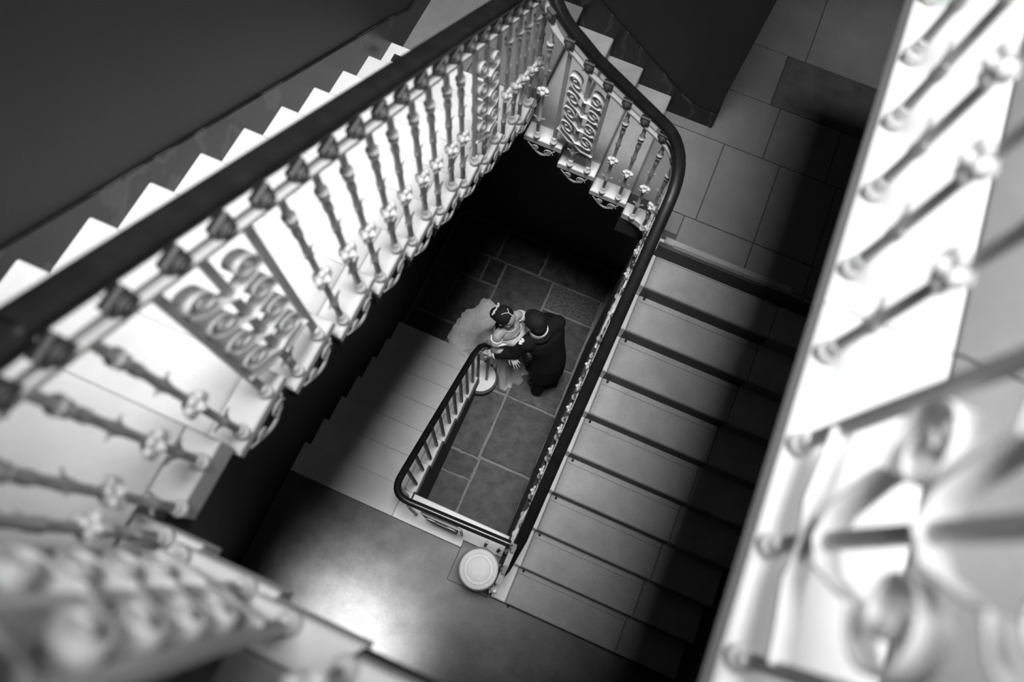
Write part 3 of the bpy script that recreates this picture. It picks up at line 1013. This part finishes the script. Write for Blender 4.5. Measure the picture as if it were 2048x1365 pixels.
# newel post at the foot of the right flight
nx, ny = 0.040, 0.010
nw = thing('newel_post', 'pale round newel cap with concentric rings at the foot of the wide right flight', 'newel post', (nx, ny, z1))
MB().bevel_box(nx - 0.20, nx + 0.15, ny - 0.17, ny + 0.16, z1 + 0.001, z1 + 0.022, 0.006).build('plinth', 'landing', nw)
MB().lathe([(0.13, 0.022), (0.13, 0.06), (0.10, 0.08), (0.085, 0.12), (0.075, 0.40), (0.10, 0.44), (0.155, 0.462), (0.160, 0.478), (0.150, 0.490), (0.10, 0.51), (0.085, 0.6950), (0.11, 0.7350), (0.142, 0.7470), (0.146, 0.7650), (0.135, 0.7750)], (nx, ny, z1), 28).build('shaft', 'newel', nw)
MB().lathe([(0.120, 0.7700), (0.134, 0.7800), (0.139, 0.7970), (0.136, 0.8110), (0.128, 0.8170)], (nx, ny, z1), 40).build('cap', 'cap', nw)
MB().lathe([(0.107, 0.8150), (0.107, 0.8195), (0.104, 0.8205)], (nx, ny, z1), 40).build('cap_ring', 'capring', nw)
MB().lathe([(0.103, 0.8150), (0.103, 0.8212), (0.098, 0.8220)], (nx, ny, z1), 40).build('cap_disc', 'cap', nw)
MB().lathe([(0.084, 0.8150), (0.084, 0.8225)], (nx, ny, z1), 40).build('cap_ring', 'capring', nw)
MB().lathe([(0.0815, 0.8150), (0.0815, 0.8240), (0.076, 0.8270), (0.03, 0.8290)], (nx, ny, z1), 40).build('cap_disc', 'cap', nw)

# ------------------------------------------------------------------ people


def fuse(mb, name, mat, parent, voxel=0.006, smooth=5):
    """join overlapping tapered volumes into one continuous skin"""
    origin = WM[parent.name].translation / S if parent else Vector((0, 0, 0))
    me = mb.mesh(name + '_raw', mat, origin, fix=False)
    tmp = bpy.data.objects.new(name + '_raw', me)
    COL.objects.link(tmp)
    r = tmp.modifiers.new('r', 'REMESH')
    r.mode = 'VOXEL'
    r.voxel_size = voxel * S
    s_ = tmp.modifiers.new('s', 'SMOOTH')
    s_.factor = 0.5
    s_.iterations = smooth
    dg = bpy.context.evaluated_depsgraph_get()
    dg.update()
    out = bpy.data.meshes.new_from_object(tmp.evaluated_get(dg))
    out.name = name
    bpy.data.objects.remove(tmp)
    bpy.data.meshes.remove(me)
    out.polygons.foreach_set('use_smooth', [True] * len(out.polygons))
    if not out.materials:
        out.materials.append(M[mat])
    return put(name, out, parent, origin)


def chain(mb, pts, seg=10):
    """pts: (x, y, z, r) joints of a limb"""
    for a, b in zip(pts, pts[1:]):
        mb.cone(a[:3], b[:3], a[3], b[3], seg)


def hand(mb, wrist, d, nrm, side, curl=0.5, size=1.0):
    """palm with four unequal bent fingers and a thumb; d = pointing direction, nrm = back of the hand, side = +1/-1 thumb side"""
    wv, d, nrm = Vector(wrist), Vector(d).normalized(), Vector(nrm)
    nrm = (nrm - d * nrm.dot(d)).normalized()
    lat = d.cross(nrm).normalized() * side
    k = size
    for j in range(4):
        o = (1.5 - j) * 0.0195 * k          # index first, on the thumb side
        base = wv + lat * o * 0.6 + d * 0.018 * k
        kn = wv + lat * o + d * (0.085 - 0.004 * abs(j - 1)) * k
        mb.cone(base, kn, 0.0115 * k, 0.0095 * k, 8)
        L = (0.042, 0.047, 0.044, 0.034)[j] * k
        dd = (d + lat * 0.10 * (1.5 - j)).normalized()
        p1 = kn + (dd * cos(curl * 0.5) - nrm * sin(curl * 0.5)) * L
        p2 = p1 + (dd * cos(curl * 1.2) - nrm * sin(curl * 1.2)) * L * 0.62
        p3 = p2 + (dd * cos(curl * 1.8) - nrm * sin(curl * 1.8)) * L * 0.48
        mb.cone(kn, p1, 0.0088 * k, 0.0078 * k, 8)
        mb.cone(p1, p2, 0.0078 * k, 0.0070 * k, 8)
        mb.cone(p2, p3, 0.0070 * k, 0.0060 * k, 8)
    t0 = wv + lat * 0.018 * k + d * 0.022 * k
    t1 = t0 + (lat * 0.75 + d * 0.6 - nrm * 0.25).normalized() * 0.040 * k
    t2 = t1 + (lat * 0.35 + d * 0.9 - nrm * 0.35).normalized() * 0.032 * k
    t3 = t2 + (d * 0.95 - nrm * 0.4).normalized() * 0.022 * k
    mb.cone(t0, t1, 0.0125 * k, 0.0100 * k, 8)
    mb.cone(t1, t2, 0.0098 * k, 0.0085 * k, 8)
    mb.cone(t2, t3, 0.0085 * k, 0.0066 * k, 8)
    mb.ball(wv + d * 0.05 * k, 0.030 * k, 10, 8, (1, 1, 1), None)


def head(mb, c, F, U, sc=1.0):
    """skull, jaw, nose, brow, lips, ears; returns the frame (forward, side, up)"""
    c, F, U = Vector(c), Vector(F).normalized(), Vector(U)
    U = (U - F * U.dot(F)).normalized()
    L = U.cross(F).normalized()
    rot = Matrix((F, L, U)).transposed()

    def q(f, l, u):
        return c + (F * f + L * l + U * u) * sc
    mb.ball(q(-0.006, 0, 0.012), 0.083 * sc, 16, 12, (1.10, 0.90, 1.05), rot)
    mb.ball(q(0.030, 0, -0.040), 0.055 * sc, 14, 10, (0.95, 0.98, 1.10), rot)
    mb.ball(q(0.050, 0, -0.088), 0.024 * sc, 10, 8, (1, 1.1, 0.9), rot)
    mb.cone(q(0.078, 0, 0.004), q(0.100, 0, -0.030), 0.007 * sc, 0.0115 * sc, 8)
    mb.cone(q(0.072, -0.030, 0.020), q(0.072, 0.030, 0.020), 0.011 * sc, 0.011 * sc, 8)
    mb.cone(q(0.078, -0.014, -0.060), q(0.078, 0.014, -0.060), 0.0075 * sc, 0.0075 * sc, 8)
    for s_ in (-1, 1):
        mb.ball(q(0.052, s_ * 0.038, -0.020), 0.026 * sc, 10, 8, (1, 1, 0.9), rot)
        mb.ball(q(-0.006, s_ * 0.077, -0.010), 0.023 * sc, 8, 6, (0.75, 0.35, 1.25), rot)
    return q, rot


def face_parts(q, rot, parent, sc=1.0):
    for s_ in (-1, 1):
        e = MB().ball(q(0.072, s_ * 0.030, 0.002), 0.012 * sc, 10, 8).build('eye', 'pearl', parent)
        MB().ball(q(0.0795, s_ * 0.030, 0.000), 0.0058 * sc, 8, 6).build('iris', 'feature', e)
        MB().cone(q(0.083, s_ * 0.016, 0.022), q(0.073, s_ * 0.048, 0.024), 0.0042 * sc, 0.0028 * sc, 6).build('eyebrow', 'feature', parent)
        MB().cone(q(0.0835, s_ * 0.019, 0.004), q(0.076, s_ * 0.043, 0.004), 0.0034 * sc, 0.0026 * sc, 6).build('eyelash', 'feature', parent)
    MB().cone(q(0.0845, -0.015, -0.061), q(0.0845, 0.015, -0.061), 0.0055 * sc, 0.0055 * sc, 8).build('lips', 'lips', parent)


# ---- bride
br = thing('person', 'person in a pale off-shoulder lace gown with a spreading train and dark pinned-up hair', 'person', (-0.58, 1.98, 0))
FB = Vector((0.95, -0.30, 0)).normalized()
RB = Vector((-0.30, -0.95, 0)).normalized()      # her right
mb = MB()
hq, hrot = head(mb, (-0.590, 1.992, 1.405), (0.95, -0.06, -0.24), (0.22, 0.03, 1.0), 1.02)
chain(mb, [(-0.585, 1.985, 1.38, 0.046), (-0.560, 1.990, 1.27, 0.044), (-0.565, 1.995, 1.22, 0.060)])
chain(mb, [(-0.608, 1.880, 1.205, 0.046), (-0.570, 1.985, 1.225, 0.056), (-0.530, 2.125, 1.205, 0.046)])
mb.ball((-0.545, 1.995, 1.14), 0.105, 16, 12, (0.85, 1.15, 1.1), Matrix.Rotation(-0.3, 3, 'Z'))
chain(mb, [(-0.545, 1.995, 1.12, 0.11), (-0.565, 1.985, 0.98, 0.095), (-0.58, 1.98, 0.84, 0.13)])
for s_, hx in ((1, -0.615), (-1, -0.565)):
    chain(mb, [(hx, 1.98 - 0.06 * s_, 0.82, 0.085), (hx + 0.02, 1.98 - 0.055 * s_, 0.44, 0.055), (hx, 1.98 - 0.05 * s_, 0.07, 0.034), (hx + 0.08, 1.955 - 0.05 * s_, 0.025, 0.024)])
# her right arm: elbow out, hand on his sleeve
chain(mb, [(-0.605, 1.868, 1.20, 0.046), (-0.600, 1.810, 1.005, 0.037), (-0.447, 1.834, 0.985, 0.024)])
hand(mb, (-0.445, 1.834, 0.985), (0.80, -0.58, -0.22), (0.05, -0.25, 1.0), 1, 0.42, 0.86)
# her left arm: round his back
chain(mb, [(-0.527, 2.13, 1.20, 0.046), (-0.41, 2.235, 1.045, 0.036), (-0.265, 2.235, 1.12, 0.024)])
hand(mb, (-0.265, 2.235, 1.12), (0.85, -0.35, 0.25), (0.2, 0.9, 0.2), -1, 0.5, 0.86)
bb = fuse(mb, 'body', 'skin_b', br, 0.0048, 4)
face_parts(hq, hrot, br, 1.02)
# hair swept back into a low bun
mb = MB()
mb.ball(hq(-0.026, 0, 0.026), 0.088, 18, 12, (1.06, 1.0, 0.98), hrot)
mb.ball(hq(-0.060, 0, 0.000), 0.072, 16, 12, (1.0, 1.05, 1.0), hrot)
mb.ball(hq(-0.095, 0, -0.030), 0.050, 14, 10, (0.9, 1.15, 1.0), hrot)
for s_ in (-1, 1):
    mb.ball(hq(-0.008, s_ * 0.052, 0.020), 0.045, 12, 8, (1.1, 0.7, 1.1), hrot)
hair = fuse(mb, 'hair', 'hair', br, 0.007, 3)
mb = MB()
path = [hq(0.072, 0.004, 0.070), hq(0.045, 0.004, 0.100), hq(0.015, 0.004, 0.112), hq(-0.010, 0.006, 0.113)]
mb.tube(path, 0.0034, 6, (0, 1, 0))
mb.tube([hq(-0.008, 0.006, 0.113), hq(-0.024, 0.026, 0.110), hq(-0.036, 0.038, 0.104)], 0.0032, 6, (0, 1, 0))
mb.tube([hq(-0.008, 0.006, 0.113), hq(-0.036, -0.014, 0.111), hq(-0.054, -0.034, 0.098)], 0.0032, 6, (0, 1, 0))
mb.build('hair_chain', 'pearl', br)
mb = MB()
rnd = random.Random(3)
for k in range(26):
    t = k / 25
    a = -1.0 + 2.2 * t
    mb.ball(hq(-0.112 + rnd.uniform(-.006, .006), 0.066 * sin(a), 0.012 + 0.050 * cos(a) + rnd.uniform(-.008, .008)), rnd.uniform(0.0055, 0.0105), 7, 5)
mb.build('hair_comb', 'pearl', br)['label'] = 'beaded white hair comb'
nk = put('necklace', None, br, (-0.56, 1.99, 1.26))
for k in range(15):
    a = -1.9 + 3.8 * k / 14
    MB().ball((-0.553 + 0.066 * (FB.x * cos(a) + RB.x * sin(a)), 1.990 + 0.060 * (FB.y * cos(a) + RB.y * sin(a)), 1.262 - 0.018 * cos(a)), 0.0075, 8, 6).build('pearl_bead', 'pearl', nk)
MB().lathe([(0.0275, -0.006), (0.0295, 0), (0.0275, 0.006)], (-0.462, 1.832, 0.986), 14, Vector((0.15, 0.024, -0.02)).to_track_quat('Z', 'Y').to_matrix()).build('bracelet', 'pearl', br)

# bodice: rings of an oval round the torso, sweetheart edge
rings = []
for z, cx, cy, rx, ry in ((0.955, -0.567, 1.985, 0.108, 0.122), (1.02, -0.560, 1.987, 0.108, 0.122), (1.075, -0.548, 1.990, 0.128, 0.136), (1.115, -0.538, 1.992, 0.146, 0.146),
                          (1.160, -0.540, 1.993, 0.136, 0.146), (1.195, -0.545, 1.993, 0.110, 0.140)):
    rings.append((z, cx, cy, rx, ry))
mb = MB()
NS = 36
vs = []
for gi, (z, cx, cy, rx, ry) in enumerate(rings):
    for k in range(NS):
        a = 2 * pi * k / NS
        f_, l_ = cos(a) * rx, sin(a) * ry
        bust = 0.018 * math.exp(-((a if a < pi else a - 2 * pi) - 0.5) ** 2 / 0.12) + 0.018 * math.exp(-((a if a < pi else a - 2 * pi) + 0.5) ** 2 / 0.12)
        f_ += bust * (0, 0.2, 0.7, 1.0, 0.8, 0.4)[gi]
        dz = 0.0
        if gi >= 4:
            dz = 0.012 * math.exp(-(abs(a if a < pi else a - 2 * pi) - 0.6) ** 2 / 0.1) - 0.02 * math.exp(-(a if a < pi else a - 2 * pi) ** 2 / 0.05) - (0.02 if cos(a) < -0.2 else 0)
            dz += 0.004 * sin(k * pi)
        vs.append(Vector((cx, cy, z + dz)) + FB * f_ - RB * l_)
fs = []
for gi in range(len(rings) - 1):
    for k in range(NS):
        k2 = (k + 1) % NS
        fs.append((gi * NS + k, gi * NS + k2, (gi + 1) * NS + k2, (gi + 1) * NS + k))
mb.add(vs, fs, True)
mb.build('bodice', 'lace', br)
# off-shoulder straps round each upper arm
for nm, c, dr in (('r', (-0.606, 1.853, 1.145), (0.0, -0.28, -1)), ('l', (-0.500, 2.155, 1.150), (0.45, 0.40, -0.7))):
    q_ = Vector(dr).to_track_quat('Z', 'Y').to_matrix()
    prof = [(0.050, -0.026), (0.054, -0.022), (0.055, 0.0), (0.053, 0.028), (0.049, 0.055), (0.045, 0.060)]
    MB().lathe(prof, c, 22, q_).build('strap', 'lace', br)
MB().tube([(-0.655, 1.87, 1.175), (-0.648, 1.835, 1.165), (-0.615, 1.808, 1.150), (-0.570, 1.815, 1.135), (-0.520, 1.850, 1.140), (-0.470, 1.890, 1.165)], 0.011, 8).build('strap_edge', 'lace', br)

# skirt and train
HEM = [(-0.986, 2.570, .02), (-1.073, 2.485, .02), (-1.130, 2.403, .02), (-1.153, 2.314, .02), (-1.150, 2.203, .02), (-1.180, 2.080, .03), (-1.165, 1.995, .03),
       (-1.075, 1.945, .06), (-1.000, 1.890, .172), (-0.900, 1.862, .172), (-0.800, 1.880, .172), (-0.725, 1.915, .15), (-0.640, 1.905, .03), (-0.560, 1.865, .02), (-0.510, 1.790, .02), (-0.465, 1.745, .02),
       (-0.390, 1.780, .02), (-0.330, 1.860, .02), (-0.300, 1.980, .02), (-0.320, 2.120, .02), (-0.400, 2.250, .02), (-0.520, 2.360, .02), (-0.680, 2.470, .02), (-0.850, 2.570, .02)]


def closed_curve(pts, n):
    out = []
    m_ = len(pts)
    for k in range(n):
        t = k / n * m_
        i = int(t)
        u = t - i
        p0, p1, p2, p3 = (Vector(pts[(i + q_) % m_]) for q_ in (-1, 0, 1, 2))
        out.append(0.5 * ((2 * p1) + (-p0 + p2) * u + (2 * p0 - 5 * p1 + 4 * p2 - p3) * u * u + (-p0 + 3 * p1 - 3 * p2 + p3) * u ** 3))
    return out


NH = 144
hem = closed_curve(HEM, NH)
wc = Vector((-0.567, 1.985, 0.97))
LEV = [0, 0.06, 0.13, 0.21, 0.30, 0.40, 0.5, 0.6, 0.7, 0.79, 0.87, 0.94, 1.0]
vs, fs = [], []
for li, t in enumerate(LEV):
    for k in range(NH):
        h_ = hem[k]
        dxy = Vector((h_.x - wc.x, h_.y - wc.y))
        R_ = dxy.length
        dirn = dxy.normalized()
        rw = 0.116
        # hips swell, then the cloth falls; long reaches trail on the floor
        p = 1.0 + max(0.0, (R_ - 0.22)) * 3.0
        rr = rw + (R_ - rw) * (t ** 1.15) + 0.045 * sin(pi * min(1, t * 2.2)) * (1 if t < 0.46 else 0)
        zz = h_.z + (wc.z - h_.z) * (1 - t) ** p
        ang = math.atan2(dirn.y, dirn.x)
        rip = 0.026 * t * sin(9 * ang + 2.1 * sin(3 * ang)) + 0.008 * t * sin(23 * ang)
        if t > 0.93:
            rr += 0.008 * abs(sin(k * pi / 4))
        zz += (0.03 * t * (1 - t) * 2 * sin(11 * ang + 1) + 0.018 * (t > 0.2) * (t < 0.98) * sin(7 * ang + 5 * t))
        zz = max(zz, h_.z * 0.9 + 0.004 if t > 0.5 else zz)
        vs.append((wc.x + dirn.x * (rr + rip), wc.y + dirn.y * (rr + rip), zz))
for li in range(len(LEV) - 1):
    for k in range(NH):
        k2 = (k + 1) % NH
        fs.append((li * NH + k, li * NH + k2, (li + 1) * NH + k2, (li + 1) * NH + k))
MB().add(vs, fs, True).build('skirt', 'gown', br)
# lace border sewn along the hem
vs2, fs2 = [], []
for k in range(NH):
    a, b = Vector(vs[(len(LEV) - 2) * NH + k]), Vector(vs[(len(LEV) - 1) * NH + k])
    o_ = (b - a).normalized() * (0.010 + 0.012 * abs(sin(k * pi / 5)))
    vs2 += [tuple(a.lerp(b, 0.1) + Vector((0, 0, 0.004))), tuple(b + o_ + Vector((0, 0, 0.003)))]
for k in range(NH):
    k2 = (k + 1) % NH
    fs2.append((2 * k, 2 * k + 1, 2 * k2 + 1, 2 * k2))
MB().add(vs2, fs2, True).build('lace_border', 'lace', br)

# ---- groom
gr = thing('person', 'person in a black suit seen from behind, white collar showing, hand on the rail', 'person', (-0.10, 1.96, 0))
FG = Vector((-0.86, 0.52, 0)).normalized()
LG = Vector((-0.52, -0.86, 0)).normalized()       # his left
mb = MB()
gq, grot = head(mb, (-0.330, 2.030, 1.485), (-0.80, 0.45, -0.62), (-0.45, 0.30, 1.0), 1.06)
chain(mb, [(-0.315, 2.020, 1.45, 0.055), (-0.262, 2.020, 1.33, 0.055), (-0.235, 2.035, 1.25, 0.09)])
chain(mb, [(-0.33, 1.905, 1.265, 0.045), (-0.245, 2.04, 1.29, 0.055), (-0.165, 2.19, 1.265, 0.045)])
chain(mb, [(-0.23, 2.04, 1.20, 0.09), (-0.16, 2.03, 1.0, 0.09), (-0.11, 1.995, 0.82, 0.085)])
chain(mb, [(-0.12, 1.95, 0.80, 0.07), (-0.12, 1.89, 0.44, 0.05), (-0.11, 1.87, 0.08, 0.035)])
chain(mb, [(-0.09, 2.04, 0.80, 0.07), (-0.03, 2.05, 0.44, 0.05), (0.00, 2.03, 0.08, 0.035)])
chain(mb, [(-0.33, 1.905, 1.265, 0.042), (-0.415, 1.835, 1.035, 0.036), (-0.588, 1.786, 0.935, 0.027)])
hand(mb, (-0.590, 1.786, 0.935), (-0.96, 0.10, -0.22), (-0.15, -0.1, 1.0), -1, 0.65, 0.98)
chain(mb, [(-0.165, 2.19, 1.265, 0.042), (-0.27, 2.275, 1.03, 0.036), (-0.44, 2.165, 1.0, 0.027)])
hand(mb, (-0.44, 2.165, 1.0), (-0.85, -0.45, 0.0), (0.1, 0.9, 0.2), 1, 0.4, 0.98)
fuse(mb, 'body', 'skin_g', gr, 0.0048, 4)
face_parts(gq, grot, gr, 1.06)
mb = MB()
mb.ball(gq(-0.016, 0, 0.024), 0.094, 18, 12, (1.10, 0.98, 1.0), grot)
mb.ball(gq(-0.052, 0, -0.010), 0.070, 14, 10, (0.9, 1.05, 1.2), grot)
mb.ball(gq(0.030, 0, 0.070), 0.052, 14, 10, (1.1, 1.2, 0.7), grot)
fuse(mb, 'hair', 'hair', gr, 0.007, 3)
# jacket with both sleeves
mb = MB()
chain(mb, [(-0.335, 1.905, 1.255, 0.074), (-0.245, 2.04, 1.275, 0.088), (-0.160, 2.195, 1.255, 0.074)], 14)
def oval(c, rx, ry, n=26):
    return [(c[0] + FG.x * rx * cos(2 * pi * k / n) + LG.x * ry * sin(2 * pi * k / n), c[1] + FG.y * rx * cos(2 * pi * k / n) + LG.y * ry * sin(2 * pi * k / n), c[2]) for k in range(n)]


ovs = [oval((-0.245, 2.04, 1.30), 0.06, 0.10), oval((-0.235, 2.045, 1.26), 0.11, 0.20), oval((-0.215, 2.045, 1.17), 0.135, 0.205), oval((-0.175, 2.035, 1.05), 0.135, 0.175),
       oval((-0.135, 2.015, 0.93), 0.135, 0.165), oval((-0.110, 1.995, 0.80), 0.140, 0.175), oval((-0.100, 1.985, 0.66), 0.145, 0.180), oval((-0.095, 1.975, 0.50), 0.150, 0.185)]
vv = [p for o_ in ovs for p in o_]
ff = [tuple(range(26))[::-1], tuple(range(26 * 7, 26 * 8))]
for q_ in range(7):
    ff += [(q_ * 26 + k, q_ * 26 + (k + 1) % 26, (q_ + 1) * 26 + (k + 1) % 26, (q_ + 1) * 26 + k) for k in range(26)]
mb.add(vv, ff, True)
chain(mb, [(-0.335, 1.905, 1.250, 0.070), (-0.415, 1.838, 1.040, 0.056), (-0.572, 1.790, 0.943, 0.044)], 12)
chain(mb, [(-0.160, 2.195, 1.250, 0.070), (-0.272, 2.282, 1.035, 0.056), (-0.420, 2.178, 1.0, 0.044)], 12)
jk = fuse(mb, 'jacket', 'suit', gr, 0.008, 12)
mb = MB()
chain(mb, [(-0.13, 1.95, 0.80, 0.105), (-0.125, 1.89, 0.44, 0.080), (-0.115, 1.872, 0.07, 0.066)], 12)
chain(mb, [(-0.09, 2.035, 0.80, 0.105), (-0.03, 2.05, 0.44, 0.080), (0.00, 2.03, 0.07, 0.066)], 12)
fuse(mb, 'trousers', 'suit', gr, 0.008, 5)
for sx, sy in ((-0.115, 1.872), (0.0, 2.03)):
    mb = MB()
    mb.cone((sx + 0.03, sy - 0.02, 0.032), (sx - 0.10, sy + 0.06, 0.024), 0.036, 0.030, 12)
    mb.cone((sx, sy, 0.03), (sx, sy, 0.08), 0.036, 0.036, 10)
    fuse(mb, 'shoe', 'black_iron', gr, 0.006, 3)
# shirt collar: band round the nape
path = []
for k in range(15):
    a = -2.1 + 4.2 * k / 14
    path.append((-0.285 - 0.076 * (FG.x * cos(a) - LG.x * sin(a)), 2.022 - 0.076 * (FG.y * cos(a) - LG.y * sin(a)), 1.385 - 0.022 * (1 - cos(a))))
MB().sweep(path, [(-0.007, -0.026), (0.007, -0.026), (0.006, 0.020), (-0.006, 0.020)]).build('shirt_collar', 'white_cloth', gr)
# jacket collar roll below it
path = [(-0.278 - 0.094 * (FG.x * cos(a) - LG.x * sin(a)), 2.020 - 0.094 * (FG.y * cos(a) - LG.y * sin(a)), 1.335 - 0.03 * (1 - cos(a))) for a in [-2.0 + 4.0 * k / 14 for k in range(15)]]
MB().tube(path, 0.020, 8).build('jacket_collar', 'suit', gr)
MB().lathe([(0.040, 0), (0.043, 0.006), (0.041, 0.020), (0.034, 0.024)], (-0.573, 1.790, 0.943), 16, Vector((-0.96, -0.27, -0.55)).to_track_quat('Z', 'Y').to_matrix()).build('shirt_cuff', 'white_cloth', gr)
bt = put('buttonhole_flower', None, gr, (-0.378, 1.895, 1.295))
rnd = random.Random(5)
for k in range(9):
    a = 2.4 * k
    r_ = 0.006 + 0.0028 * k
    MB().ball((-0.380 + r_ * cos(a) * 0.8, 1.880 + r_ * sin(a) * 0.9, 1.318 - 0.03 * (k % 3) * 0.4), 0.0125, 8, 6, (1, 1, 0.6)).build('petal', 'white_cloth', bt)
